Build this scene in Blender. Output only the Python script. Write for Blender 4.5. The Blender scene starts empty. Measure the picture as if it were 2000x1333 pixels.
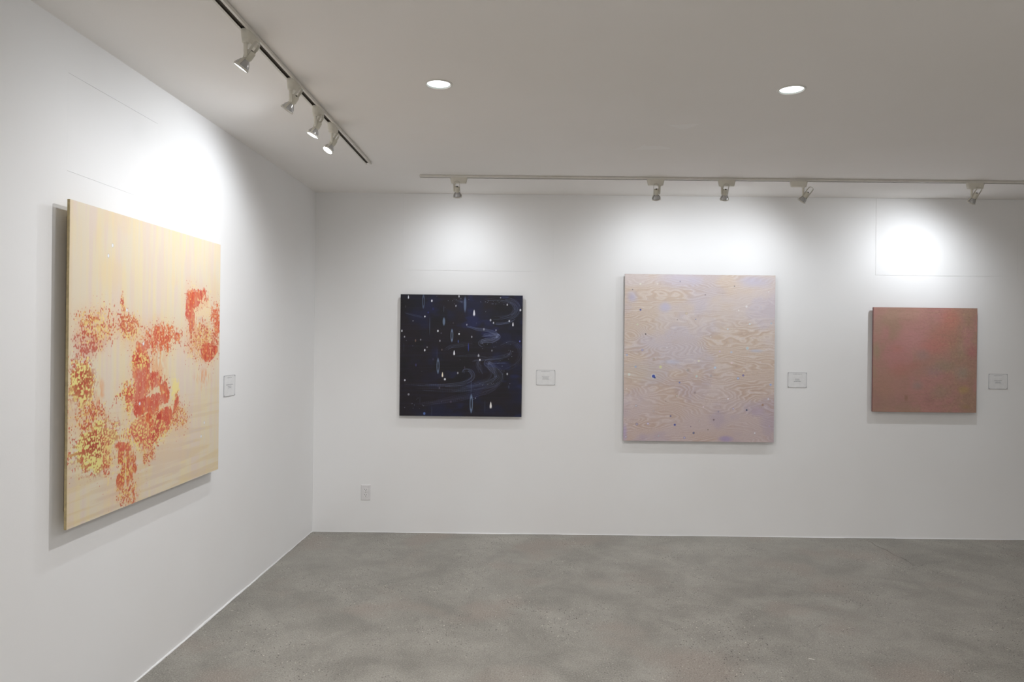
import bpy, bmesh, math, random
import numpy as np
from mathutils import Vector, Matrix

random.seed(7)
sc = bpy.context.scene
COL = sc.collection

# ------------------------------------------------------------------ camera
CAM = Vector((1.4685, -5.2731, 1.4222))
YAW, PITCH, ROLL = -0.0026, -0.0003, 0.0111
fw = Vector((math.sin(YAW) * math.cos(PITCH), math.cos(YAW) * math.cos(PITCH), math.sin(PITCH)))
rt = Vector((math.cos(YAW), -math.sin(YAW), 0))
up = rt.cross(fw)
r2 = rt * math.cos(ROLL) + up * math.sin(ROLL)
u2 = up * math.cos(ROLL) - rt * math.sin(ROLL)
cam_data = bpy.data.cameras.new('camera')
cam_data.sensor_width = 36.0
cam_data.lens = 25.2
cam_data.clip_start = 0.05
cam = bpy.data.objects.new('camera', cam_data)
m = Matrix((r2, u2, -fw)).transposed().to_4x4()
m.translation = CAM
cam.matrix_world = m
COL.objects.link(cam)
sc.camera = cam

# ------------------------------------------------------------------ world, exposure, light levels
w = bpy.data.worlds.new('world')
sc.world = w
w.use_nodes = True
w.node_tree.nodes['Background'].inputs[0].default_value = (0.5, 0.5, 0.5, 1)
w.node_tree.nodes['Background'].inputs[1].default_value = 0.0
sc.view_settings.view_transform = 'Standard'
sc.view_settings.look = 'None'
sc.view_settings.exposure = 0.0
sc.view_settings.gamma = 1.0
sc.view_settings.use_curve_mapping = False
sc.cycles.use_denoising = True
sc.cycles.max_bounces = 10
sc.cycles.diffuse_bounces = 6
sc.cycles.sample_clamp_indirect = 4.0

SPOT_W = 8.0           # a track lamp of ordinary brightness
DOWN_W = 43.0          # a recessed ceiling light of ordinary brightness
SPOT_COL = (0.90, 0.945, 1.0)
DOWN_COL = (0.985, 0.985, 1.0)

# ------------------------------------------------------------------ geometry of the room
H = 2.5                     # ceiling height
A = -0.0321                 # the left wall is a little off square with the back wall
D = Vector((math.sin(A), -math.cos(A), 0))      # along the left wall, away from the corner
N = Vector((math.cos(A), math.sin(A), 0))       # out of the left wall, into the room
ANG = math.pi / 2 + A                           # turns "facing the back wall" into "facing the left wall"
XR, YF = 7.6, -8.6          # right wall, wall behind the camera


# ------------------------------------------------------------------ helpers
def s2l(c):
    return c / 12.92 if c <= 0.04045 else ((c + 0.055) / 1.055) ** 2.4


def rgb(r, g, b):
    return (s2l(r / 255), s2l(g / 255), s2l(b / 255), 1)


def link(o, parent=None, **props):
    COL.objects.link(o)
    if parent is not None:
        o.parent = parent
    for k, v in props.items():
        o[k] = v
    return o


def obj(name, bm, mat, parent=None, smooth=False, **props):
    me = bpy.data.meshes.new(name)
    bmesh.ops.recalc_face_normals(bm, faces=bm.faces)
    bm.to_mesh(me)
    bm.free()
    if smooth:
        for p in me.polygons:
            p.use_smooth = True
        try:
            me.set_sharp_from_angle(angle=math.radians(35))
        except Exception:
            pass
    if isinstance(mat, (list, tuple)):
        for x in mat:
            me.materials.append(x)
    else:
        me.materials.append(mat)
    return link(bpy.data.objects.new(name, me), parent, **props)


def empty(name, loc, rz=0.0, **props):
    o = bpy.data.objects.new(name, None)
    o.empty_display_size = 0.05
    o.location = loc
    o.rotation_euler = (0, 0, rz)
    return link(o, None, **props)


def box(bm, x0, x1, y0, y1, z0, z1, bevel=0.0, mi=0):
    vs = [bm.verts.new((x, y, z)) for x in (x0, x1) for y in (y0, y1) for z in (z0, z1)]
    idx = [(0, 1, 3, 2), (4, 6, 7, 5), (0, 4, 5, 1), (2, 3, 7, 6), (0, 2, 6, 4), (1, 5, 7, 3)]
    fs = [bm.faces.new([vs[i] for i in f]) for f in idx]
    for f in fs:
        f.material_index = mi
    if bevel:
        es = list({e for f in fs for e in f.edges})
        bmesh.ops.bevel(bm, geom=es, offset=bevel, segments=2, affect='EDGES', profile=0.5)
    return fs


def frame_of(d):
    d = Vector(d).normalized()
    a = Vector((0, 0, 1)) if abs(d.z) < 0.9 else Vector((1, 0, 0))
    x = a.cross(d).normalized()
    return x, d.cross(x), d


def lathe(bm, origin, axis, prof, n=32, xdir=None, flute=0.0):
    """prof: (radius, distance along axis) pairs"""
    x, y, z = frame_of(axis)
    o = Vector(origin)
    rings = []
    for r, h in prof:
        if r < 1e-6:
            rings.append([bm.verts.new(o + z * h)])
        else:
            rings.append([bm.verts.new(o + z * h + (x * math.cos(t) + y * math.sin(t)) * (r * (1 + (flute if k % 2 else 0))))
                          for k, t in enumerate([2 * math.pi * i / n for i in range(n)])])
    for a, b in zip(rings, rings[1:]):
        for i in range(n):
            j = (i + 1) % n
            if len(a) == 1 and len(b) == 1:
                continue
            if len(a) == 1:
                bm.faces.new((a[0], b[i], b[j]))
            elif len(b) == 1:
                bm.faces.new((a[i], a[j], b[0]))
            else:
                bm.faces.new((a[i], a[j], b[j], b[i]))
    return rings


def sweep(bm, pts, side, wd, th, closed_ends=True):
    """a flat strap of width wd (along side) and thickness th through pts"""
    side = Vector(side).normalized()
    pts = [Vector(p) for p in pts]
    rings = []
    for i, p in enumerate(pts):
        t = (pts[min(i + 1, len(pts) - 1)] - pts[max(i - 1, 0)]).normalized()
        n = t.cross(side).normalized()
        rings.append([bm.verts.new(p + side * sx * wd / 2 + n * sn * th / 2) for sx, sn in ((-1, -1), (1, -1), (1, 1), (-1, 1))])
    for a, b in zip(rings, rings[1:]):
        for i in range(4):
            j = (i + 1) % 4
            bm.faces.new((a[i], a[j], b[j], b[i]))
    if closed_ends:
        bm.faces.new(rings[0])
        bm.faces.new(rings[-1][::-1])


def prism(bm, poly, z0, z1):
    a = [bm.verts.new((x, y, z0)) for x, y in poly]
    b = [bm.verts.new((x, y, z1)) for x, y in poly]
    n = len(poly)
    for i in range(n):
        j = (i + 1) % n
        bm.faces.new((a[i], a[j], b[j], b[i]))
    bm.faces.new(a[::-1])
    bm.faces.new(b)


# ------------------------------------------------------------------ materials
def new_mat(name):
    mt = bpy.data.materials.new(name)
    mt.use_nodes = True
    nt = mt.node_tree
    return mt, nt, nt.nodes['Principled BSDF']


def nd(nt, kind, **kw):
    n = nt.nodes.new(kind)
    for k, v in kw.items():
        if k in n.inputs.keys() if hasattr(n.inputs, 'keys') else False:
            n.inputs[k].default_value = v
        else:
            setattr(n, k, v)
    return n


def ramp(nt, fac, stops):
    r = nt.nodes.new('ShaderNodeValToRGB')
    els = r.color_ramp.elements
    while len(els) < len(stops):
        els.new(0.5)
    for e, (p, c) in zip(els, stops):
        e.position = p
        e.color = c
    nt.links.new(fac, r.inputs[0])
    return r.outputs[0]


def mix(nt, fac, a, b, blend='MIX'):
    mx = nt.nodes.new('ShaderNodeMix')
    mx.data_type = 'RGBA'
    mx.blend_type = blend
    for sock, v in ((mx.inputs[0], fac), (mx.inputs[6], a), (mx.inputs[7], b)):
        if isinstance(v, (int, float, tuple)):
            sock.default_value = v
        else:
            nt.links.new(v, sock)
    return mx.outputs[2]


def noise(nt, vec, scale, detail=4, rough=0.5, dist=0.0):
    n = nt.nodes.new('ShaderNodeTexNoise')
    n.inputs['Scale'].default_value = scale
    n.inputs['Detail'].default_value = detail
    n.inputs['Roughness'].default_value = rough
    n.inputs['Distortion'].default_value = dist
    nt.links.new(vec, n.inputs['Vector'])
    return n.outputs['Fac']


def coords(nt, scale=(1, 1, 1)):
    tc = nt.nodes.new('ShaderNodeTexCoord')
    mp = nt.nodes.new('ShaderNodeMapping')
    mp.inputs['Scale'].default_value = scale
    nt.links.new(tc.outputs['Object'], mp.inputs['Vector'])
    return mp.outputs['Vector']


def bump(nt, bsdf, h, strength, dist=0.002):
    b = nt.nodes.new('ShaderNodeBump')
    b.inputs['Strength'].default_value = strength
    b.inputs['Distance'].default_value = dist
    nt.links.new(h, b.inputs['Height'])
    nt.links.new(b.outputs[0], bsdf.inputs['Normal'])


def plaster(name, c0, c1, rough=0.75):
    mt, nt, b = new_mat(name)
    v = coords(nt)
    big = noise(nt, v, 1.3, 3, 0.5)
    nt.links.new(ramp(nt, big, [(0.3, c0), (0.7, c1)]), b.inputs['Base Color'])
    b.inputs['Roughness'].default_value = rough
    b.inputs['Specular IOR Level'].default_value = 0.25
    roll = noise(nt, v, 220, 2, 0.6)
    bump(nt, b, roll, 0.25, 0.0006)
    return mt


M_WALL = plaster('white wall paint', rgb(240, 239, 238), rgb(243, 243, 243))
M_CEIL = plaster('ceiling paint', rgb(243, 240, 236), rgb(246, 243, 240), 0.85)
M_CEILPATCH = plaster('fresh ceiling paint', rgb(246, 244, 241), rgb(249, 247, 245), 0.7)
M_CAULK = plaster('white caulk', rgb(240, 240, 240), rgb(246, 246, 247), 0.45)


def simple(name, col, rough=0.5, metal=0.0, spec=0.5, var=0.04, scale=30):
    mt, nt, b = new_mat(name)
    v = coords(nt)
    n = noise(nt, v, scale, 3)
    lo = tuple(max(0, c * (1 - var)) for c in col[:3]) + (1,)
    hi = tuple(min(1, c * (1 + var)) for c in col[:3]) + (1,)
    nt.links.new(ramp(nt, n, [(0.3, lo), (0.7, hi)]), b.inputs['Base Color'])
    b.inputs['Roughness'].default_value = rough
    b.inputs['Metallic'].default_value = metal
    b.inputs['Specular IOR Level'].default_value = spec
    return mt


M_TRACK = simple('white enamelled aluminium', rgb(225, 222, 214), 0.35)
M_SLOT = simple('grey track channel', rgb(104, 99, 92), 0.6)
M_RUBBER = simple('dark rubber grommet', rgb(40, 38, 34), 0.6)
M_COPPER = simple('track conductor', rgb(120, 100, 80), 0.35, 0.8)
M_PLASTIC = simple('white lamp plastic', rgb(222, 218, 206), 0.42)
M_SOCKET = simple('lamp socket porcelain', rgb(214, 210, 196), 0.5)
M_STRAP = simple('painted steel strap', rgb(205, 201, 190), 0.35)
M_GLASSREF = simple('silvered lamp reflector', rgb(186, 186, 186), 0.22, 0.45)
M_RING = simple('lamp retaining ring', rgb(215, 212, 205), 0.3)
M_TRIM = simple('white downlight trim', rgb(228, 226, 220), 0.35)
M_PLATE = simple('white outlet plastic', rgb(228, 226, 226), 0.3)
M_RECEPT = simple('white receptacle plastic', rgb(234, 232, 232), 0.28)
M_HOLE = simple('outlet slot black', rgb(22, 20, 20), 0.7)
M_SCREW = simple('screw steel', rgb(190, 188, 184), 0.3, 0.7)
M_CARD = simple('white card stock', rgb(232, 232, 232), 0.45)
M_CARDSHADE = simple('card edge shade', rgb(190, 190, 192), 0.5)  # grey stands in for the shadow line round a card
M_PRINT = simple('grey printing ink', rgb(140, 140, 144), 0.7)
M_PIN = simple('clear headed pin', rgb(176, 176, 178), 0.35, 0.0)
M_WOODEDGE = simple('bare plywood edge', rgb(178, 160, 118), 0.6, var=0.18, scale=60)
M_CRADLE = simple('wooden cradle', rgb(168, 146, 116), 0.65, var=0.12)
M_FLECK = simple('white floor fleck', rgb(235, 233, 226), 0.6)


def emit(name, col, strength):
    mt, nt, b = new_mat(name)
    b.inputs['Base Color'].default_value = (0.9, 0.9, 0.9, 1)
    b.inputs['Emission Color'].default_value = col
    b.inputs['Emission Strength'].default_value = strength
    return mt


M_LAMPON = emit('lit lamp face', (0.92, 0.96, 1, 1), 6.0)
M_LAMPBRIGHT = emit('bright lamp face', (0.92, 0.96, 1, 1), 30.0)
M_LENS = emit('downlight lens', (0.97, 1.0, 1.0, 1), 3.2)
M_BEZEL = simple('downlight bezel', rgb(170, 178, 176), 0.3)


# concrete
def concrete():
    mt, nt, b = new_mat('ground concrete')
    v = coords(nt)
    L = nt.links
    big = noise(nt, v, 1.1, 5, 0.62, 0.4)
    base = ramp(nt, big, [(0.34, rgb(100, 96, 90)), (0.50, rgb(146, 142, 134)), (0.66, rgb(182, 178, 169))])
    mid = noise(nt, v, 4.5, 6, 0.68, 0.5)
    base = mix(nt, 0.55, base, ramp(nt, mid, [(0.36, rgb(104, 100, 94)), (0.64, rgb(182, 178, 170))]))
    # pinkish worn areas
    pk = noise(nt, v, 1.7, 3, 0.5, 0.2)
    pkf = ramp(nt, pk, [(0.56, (0, 0, 0, 1)), (0.68, (0.55, 0.55, 0.55, 1))])
    base = mix(nt, pkf, base, rgb(160, 139, 128))
    # fine sand grain
    gr = noise(nt, v, 150, 5, 0.85)
    base = mix(nt, 0.50, base, ramp(nt, gr, [(0.34, rgb(78, 75, 69)), (0.5, rgb(146, 143, 134)), (0.66, rgb(206, 202, 192))]), 'MIX')
    # exposed stones: cells, most hidden under cement
    vo = nt.nodes.new('ShaderNodeTexVoronoi')
    vo.inputs['Scale'].default_value = 88
    L.new(v, vo.inputs['Vector'])
    sep = nt.nodes.new('ShaderNodeSeparateColor')
    L.new(vo.outputs['Color'], sep.inputs[0])
    shape = ramp(nt, vo.outputs['Distance'], [(0.20, (1, 1, 1, 1)), (0.36, (0, 0, 0, 1))])
    expo = ramp(nt, noise(nt, v, 2.2, 5, 0.65), [(0.44, (0.12, 0.12, 0.12, 1)), (0.60, (1, 1, 1, 1))])
    dark = ramp(nt, sep.outputs[0], [(0.72, (0, 0, 0, 1)), (0.82, (1, 1, 1, 1))])
    light = ramp(nt, sep.outputs[1], [(0.90, (0, 0, 0, 1)), (0.93, (1, 1, 1, 1))])
    f1 = mix(nt, 1.0, shape, dark, 'MULTIPLY')
    f1 = mix(nt, 1.0, f1, expo, 'MULTIPLY')
    base = mix(nt, f1, base, rgb(58, 54, 49))
    f2 = mix(nt, 1.0, shape, light, 'MULTIPLY')
    f2 = mix(nt, 1.0, f2, expo, 'MULTIPLY')
    base = mix(nt, f2, base, rgb(214, 209, 196))
    L.new(base, b.inputs['Base Color'])
    rr = ramp(nt, mid, [(0.3, (0.42, 0.42, 0.42, 1)), (0.7, (0.62, 0.62, 0.62, 1))])
    L.new(rr, b.inputs['Roughness'])
    b.inputs['Specular IOR Level'].default_value = 0.45
    bump(nt, b, gr, 0.35, 0.0015)
    return mt


M_CONC = concrete()
M_CRACK = simple('dark hairline crack', rgb(84, 80, 75), 0.9)


def painted(name, rough=0.5, spec=0.35, weave=400, wscale=(1, 1, 1)):
    """paint whose colour is stored on the painted surface, with a fine woven relief"""
    mt, nt, b = new_mat(name)
    at = nt.nodes.new('ShaderNodeAttribute')
    at.attribute_name = 'paint'
    v = coords(nt, wscale)
    n = noise(nt, v, weave, 2, 0.6)
    col = mix(nt, 0.12, at.outputs['Color'], ramp(nt, n, [(0.3, (0.35, 0.35, 0.35, 1)), (0.7, (0.65, 0.65, 0.65, 1))]), 'OVERLAY')
    nt.links.new(col, b.inputs['Base Color'])
    b.inputs['Roughness'].default_value = rough
    b.inputs['Specular IOR Level'].default_value = spec
    bump(nt, b, n, 0.2, 0.0004)
    return mt


M_PAINT_YEL = painted('yellow and red oil paint')
M_PAINT_BLU = painted('dark blue oil paint', 0.42, 0.35)
M_PAINT_WOD = painted('marbled oil paint', 0.45, 0.4)
M_PAINT_PNK = painted('rose oil paint', 0.55, 0.3)


# ------------------------------------------------------------------ lights
def spot(name, loc, aim, watts, col, size, blend, radius):
    ld = bpy.data.lights.new(name, 'SPOT')
    ld.energy = watts
    ld.color = col
    ld.spot_size = math.radians(size)
    ld.spot_blend = blend
    ld.shadow_soft_size = radius
    o = bpy.data.objects.new(name, ld)
    o.location = loc
    o.rotation_euler = Vector(aim).to_track_quat('-Z', 'Y').to_euler()
    return link(o)


# ------------------------------------------------------------------ floor, walls, ceiling
bm = bmesh.new()
box(bm, -0.6, XR + 0.12, YF - 0.12, 0.12, -0.12, 0.0)
floor = obj('floor', bm, M_CONC, kind='structure')


def layer_with_holes(bm, x0, x1, z0, z1, yf, yb, holes, to):
    """front skin of a wall (local x, z), cut round the rectangular holes; `to` maps (x, y, z)"""
    xs = sorted({x0, x1, *[h[0] for h in holes], *[h[1] for h in holes]})
    zs = sorted({z0, z1, *[h[2] for h in holes], *[h[3] for h in holes]})
    for a, b_ in zip(xs, xs[1:]):
        for c, d in zip(zs, zs[1:]):
            cx, cz = (a + b_) / 2, (c + d) / 2
            if any(h[0] < cx < h[1] and h[2] < cz < h[3] for h in holes):
                continue
            bm.faces.new([bm.verts.new(to(x, yf, z)) for x, z in ((a, c), (b_, c), (b_, d), (a, d))])
    for h in holes:
        a, b_, c, d = h[:4]
        for p, q in (((a, c), (b_, c)), ((b_, c), (b_, d)), ((b_, d), (a, d)), ((a, d), (a, c))):
            bm.faces.new([bm.verts.new(to(x, y, z)) for x, y, z in
                          ((p[0], yf, p[1]), (q[0], yf, q[1]), (q[0], yb, q[1]), (p[0], yb, p[1]))])
        bm.faces.new([bm.verts.new(to(x, yb, z)) for x, z in ((a, c), (b_, c), (b_, d), (a, d))])


ident = lambda x, y, z: (x, y, z)
left = lambda u, off, z: tuple(D * u - N * off + Vector((0, 0, z)))   # u from the corner, off into the wall

# patched openings high in the walls: each a board set in the wall with a thin joint round it
BACK_PANELS = [(0.645, 1.752, 1.933, H), (4.118, 5.160, 1.933, H)]
bm = bmesh.new()
layer_with_holes(bm, 0, XR + 0.12, -0.1, H + 0.1, 0.0, 0.0020, BACK_PANELS, ident)
box(bm, -0.5, XR + 0.12, 0.0022, 0.12, -0.1, H + 0.1)
wall_back = obj('wall_back', bm, M_WALL, kind='structure')

LEFT_PANEL = [(2.20, 2.79, 1.996, 2.338)]
bm = bmesh.new()
layer_with_holes(bm, -0.05, 9.0, -0.1, H + 0.1, 0.0, 0.0020, LEFT_PANEL, left)
vs = [left(u, o, z) for u in (-0.12, 9.0) for o in (0.0022, 0.12) for z in (-0.1, H + 0.1)]
v8 = [bm.verts.new(p) for p in vs]
for f in [(0, 1, 3, 2), (4, 6, 7, 5), (0, 4, 5, 1), (2, 3, 7, 6), (0, 2, 6, 4), (1, 5, 7, 3)]:
    bm.faces.new([v8[i] for i in f])
wall_left = obj('wall_left', bm, M_WALL, kind='structure')


def panel(parent, hole, gaps, to, proud=0.0):
    """gaps: left-bottom, left-top, right-top, right-bottom joint widths plus bottom-left, bottom-right"""
    a, b_, c, d = hole
    gl, gr, gbl, gbr, gt = gaps
    pts = [(a + gl, c + gbl), (b_ - gr, c + gbr), (b_ - gr * 0.4, d - gt), (a + gl, d - gt)]
    bm = bmesh.new()
    f = [bm.verts.new(to(x, -proud, z)) for x, z in pts]
    k = [bm.verts.new(to(x, 0.0019, z)) for x, z in pts]
    bm.faces.new(f)
    bm.faces.new(k[::-1])
    for i in range(4):
        j = (i + 1) % 4
        bm.faces.new((f[i], f[j], k[j], k[i]))
    return obj('patch_panel', bm, M_WALL, parent)


panel(wall_back, BACK_PANELS[0], (0.0022, 0.0012, 0.0024, 0.0005, 0.0004), ident)
panel(wall_back, BACK_PANELS[1], (0.0018, 0.0010, 0.0024, 0.0006, 0.0004), ident, 0.0004)
panel(wall_left, LEFT_PANEL[0], (0.0002, 0.0003, 0.0002, 0.0014, 0.0010), left)

bm = bmesh.new()
box(bm, XR, XR + 0.12, YF - 0.12, 0.0, -0.1, H + 0.1)
obj('wall_right', bm, M_WALL, kind='structure')
bm = bmesh.new()
box(bm, -0.6, XR + 0.12, YF - 0.12, YF, -0.1, H + 0.1)
obj('wall_front', bm, M_WALL, kind='structure')

# ceiling with round openings for the recessed lights
DOWN = [(1.140, -2.256), (2.633, -2.234), (1.14, -4.45), (2.63, -4.45), (4.13, -4.45),
        (1.14, -6.70), (2.63, -6.70), (4.13, -6.70)]  # the first pair is in view; the rest are unseen, added for fill
R_OPEN = 0.049
HS = 0.08
bm = bmesh.new()
xs = sorted({-0.6, XR + 0.12, *[x - HS for x, y in DOWN], *[x + HS for x, y in DOWN]})
ys = sorted({YF - 0.12, 0.12, *[y - HS for x, y in DOWN], *[y + HS for x, y in DOWN]})
for a, b_ in zip(xs, xs[1:]):
    for c, d in zip(ys, ys[1:]):
        if b_ - a < 1e-6 or d - c < 1e-6:
            continue
        cx, cy = (a + b_) / 2, (c + d) / 2
        hit = [q for q in DOWN if abs(q[0] - cx) < HS and abs(q[1] - cy) < HS]
        if not hit:
            bm.faces.new([bm.verts.new((x, y, H)) for x, y in ((a, c), (b_, c), (b_, d), (a, d))])
for qx, qy in DOWN:
    n = 48
    inner, outer = [], []
    for i in range(n):
        t = 2 * math.pi * i / n
        k = HS / max(abs(math.cos(t)), abs(math.sin(t)))
        inner.append(bm.verts.new((qx + R_OPEN * math.cos(t), qy + R_OPEN * math.sin(t), H)))
        outer.append(bm.verts.new((qx + k * math.cos(t), qy + k * math.sin(t), H)))
    for i in range(n):
        j = (i + 1) % n
        bm.faces.new((inner[i], outer[i], outer[j], inner[j]))
# upper slab over everything, clear of the cans
box(bm, -0.6, XR + 0.12, YF - 0.12, 0.12, H + 0.16, H + 0.2)
ceiling = obj('ceiling', bm, M_CEIL, kind='structure')

# touched-up spots on the ceiling
for poly in ([(2.2175, -1.7235), (2.30, -1.655), (2.3135, -1.6495), (2.345, -1.69), (2.3767, -1.754), (2.29, -1.735)],
             [(2.10, -1.25), (2.15, -1.30), (2.165, -1.375), (2.18, -1.345), (2.26, -1.345), (2.315, -1.31), (2.325, -1.285), (2.23, -1.268)]):
    bm = bmesh.new()
    prism(bm, poly, H - 0.0006, H + 0.0002)
    obj('paint_patch', bm, M_CEILPATCH, ceiling)


# caulk bead and its dark gaps where the walls meet the floor
def bead(name, length, to, seed, k_=1.0):
    rnd = random.Random(seed)
    bm = bmesh.new()
    step = 0.035
    n = int(length / step)
    ph = [rnd.uniform(0, 6.28) for _ in range(6)]
    rings = []
    for i in range(n + 1):
        u = i * step
        wob = sum(math.sin(u * f + p) for f, p in zip((1.3, 3.1, 7.7, 17.0), ph)) / 4
        h = 0.0062 + 0.0042 * wob + rnd.uniform(-0.0010, 0.0010)
        d = 0.0058 + 0.0035 * math.sin(u * 2.3 + ph[4]) + rnd.uniform(-0.0008, 0.0008)
        h = max(0.0016, h * k_)
        d = max(0.0016, d * k_)
        lift = 0.0016 if math.sin(u * 5.1 + ph[5]) > 0.55 else -0.001     # gaps under the bead here and there
        rings.append([bm.verts.new(to(u, 0.001, lift)), bm.verts.new(to(u, -d, lift)),
                      bm.verts.new(to(u, -d * 0.72, h * 0.75)), bm.verts.new(to(u, 0.001, h))])
    for a, b_ in zip(rings, rings[1:]):
        for i in range(4):
            j = (i + 1) % 4
            bm.faces.new((a[i], a[j], b_[j], b_[i]))
    bm.faces.new(rings[0])
    bm.faces.new(rings[-1][::-1])
    return obj(name, bm, M_CAULK, kind='structure')


bead('baseboard_left', 7.5, lambda u, o, z: tuple(D * u - N * o + Vector((0, 0, z))), 3)
bead('baseboard_back', 7.0, lambda u, o, z: (u, o, z), 5, 0.62)

# hairline crack in the concrete by the back wall, and two small chips
def ribbon(name, pts, wd, mat, parent):
    bm = bmesh.new()
    L_, R_ = [], []
    for i, p in enumerate(pts):
        p = Vector(p)
        t = (Vector(pts[min(i + 1, len(pts) - 1)]) - Vector(pts[max(i - 1, 0)])).normalized()
        nrm = Vector((-t.y, t.x, 0))
        ww = wd * (0.5 + random.random()) * (1 - 0.7 * abs(i / (len(pts) - 1) - 0.4))
        L_.append((p + nrm * ww / 2)[:2])
        R_.append((p - nrm * ww / 2)[:2])
    poly = [(x, y) for x, y in L_] + [(x, y) for x, y in R_[::-1]]
    a = [bm.verts.new((x, y, 0.0004)) for x, y in poly]
    n = len(pts)
    for i in range(n - 1):
        bm.faces.new((a[i], a[i + 1], a[2 * n - 2 - i], a[2 * n - 1 - i]))
    bmesh.ops.solidify(bm, geom=list(bm.faces), thickness=0.0006)
    return obj(name, bm, mat, parent)


cr = [(4.045 + 0.002 * i + 0.008 * math.sin(i * 1.1), -0.05 - i * 0.036 - 0.008 * math.sin(i * 1.3), 0) for i in range(17)]
ribbon('crack', cr, 0.0035, M_CRACK, floor)


# ------------------------------------------------------------------ recessed ceiling lights
def downlight(x, y, label, group, lit_w):
    t = empty('recessed_downlight', (x, y, H), 0, label=label, category='ceiling light', group=group)
    bm = bmesh.new()
    lathe(bm, (0, 0, 0), (0, 0, -1), [(0.0500, -0.002), (0.0505, 0.003), (0.053, 0.0045), (0.0575, 0.0035), (0.0600, 0.0010), (0.0600, 0.0)], 64)
    obj('trim_ring', bm, M_TRIM, t, smooth=True)
    bm = bmesh.new()
    lathe(bm, (0, 0, 0), (0, 0, 1), [(0.0488, -0.0015), (0.0478, 0.0005), (0.0472, 0.009), (0.0488, 0.009), (0.0492, 0.002)], 64)
    obj('inner_bezel', bm, M_BEZEL, t, smooth=True)
    bm = bmesh.new()
    lathe(bm, (0, 0, 0), (0, 0, 1), [(0.0, -0.0005), (0.03, 0.0002), (0.0472, 0.0020), (0.0472, 0.0085), (0.0, 0.0085)], 48)
    obj('lens', bm, M_LENS, t, smooth=True, label='glowing white lens')
    bm = bmesh.new()
    lathe(bm, (0, 0, 0), (0, 0, 1), [(0.0495, 0.002), (0.0495, 0.11), (0.0, 0.11)], 32)
    obj('housing', bm, M_TRIM, t)
    l = spot('downlight_glow', (x, y, H - 0.012), (0, 0, -1), lit_w, DOWN_COL, 172, 0.6, 0.045)
    return t


LBL = ['round recessed ceiling light nearer the long left track', 'round recessed ceiling light farther right, in mid ceiling']
for i, (x, y) in enumerate(DOWN):
    if i < 2:
        downlight(x, y, LBL[i], 'recessed ceiling lights', DOWN_W * (1.6, 0.65)[i])
    else:
        downlight(x, y, 'unseen recessed ceiling light added as room fill, %s row, %s' % (('nearer', 'farther')[i > 4], ('left', 'middle', 'right')[(i - 2) % 3]), 'unseen ceiling lights added as room fill', DOWN_W * (0.1, 0.3, 0.25, 1.3, 4.3, 2.8)[i - 2])  # unseen lights added to raise the ambient light in the room


# ------------------------------------------------------------------ lighting tracks
def track(name, length, loc, rz, label):
    t = empty(name, loc, rz, label=label, category='lighting track', group='ceiling lighting tracks')
    hw, h, lip = 0.0175, 0.015, 0.0088
    zt = 0.0
    bm = bmesh.new()
    # extruded section: mounting neck, side walls, lips; slot open downward
    sec = [(-hw + .0035, zt), (-hw + .0035, zt - .003), (-hw, zt - .003), (-hw, zt - h), (-hw + lip, zt - h), (-hw + lip, zt - h + .0015), (-hw + .002, zt - h + .0015),
           (-hw + .002, zt - .0045), (hw - .002, zt - .0045), (hw - .002, zt - h + .0015), (hw - lip, zt - h + .0015), (hw - lip, zt - h), (hw, zt - h),
           (hw, zt - .003), (hw - .0035, zt - .003), (hw - .0035, zt)]
    a = [bm.verts.new((0, y, z)) for y, z in sec]
    b_ = [bm.verts.new((length, y, z)) for y, z in sec]
    n = len(sec)
    for i in range(n):
        j = (i + 1) % n
        bm.faces.new((a[i], a[j], b_[j], b_[i]))
    for ring in (a, b_):
        bm.faces.new(ring)
    obj('channel', bm, M_TRACK, t)
    bm = bmesh.new()
    box(bm, 0.004, length - 0.002, -hw + .0022, hw - .0022, zt - 0.0060, zt - 0.0046)
    obj('slot_liner', bm, M_SLOT, t)
    for s in (-1, 1):
        bm = bmesh.new()
        box(bm, 0.006, length - 0.004, s * 0.0115 - 0.0012, s * 0.0115 + 0.0012, zt - 0.0085, zt - 0.0053)
        obj('conductor', bm, M_COPPER, t)
    return t


# left track: from near the back corner forward over the camera's side
off0, off1 = 0.602, 0.6195
P0 = N * off0 + D * 0.894
P1 = N * off1 + D * 2.97
dirL = (P1 - P0).normalized()
rzL = math.atan2(dirL.y, dirL.x)
track('ceiling_track', 4.2, (P0.x, P0.y, H), rzL, 'long white ceiling track running along the left wall')
track('ceiling_track', 6.6, (0.842, -0.583, H), 0.0, 'thin white ceiling track running along the back wall')


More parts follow.
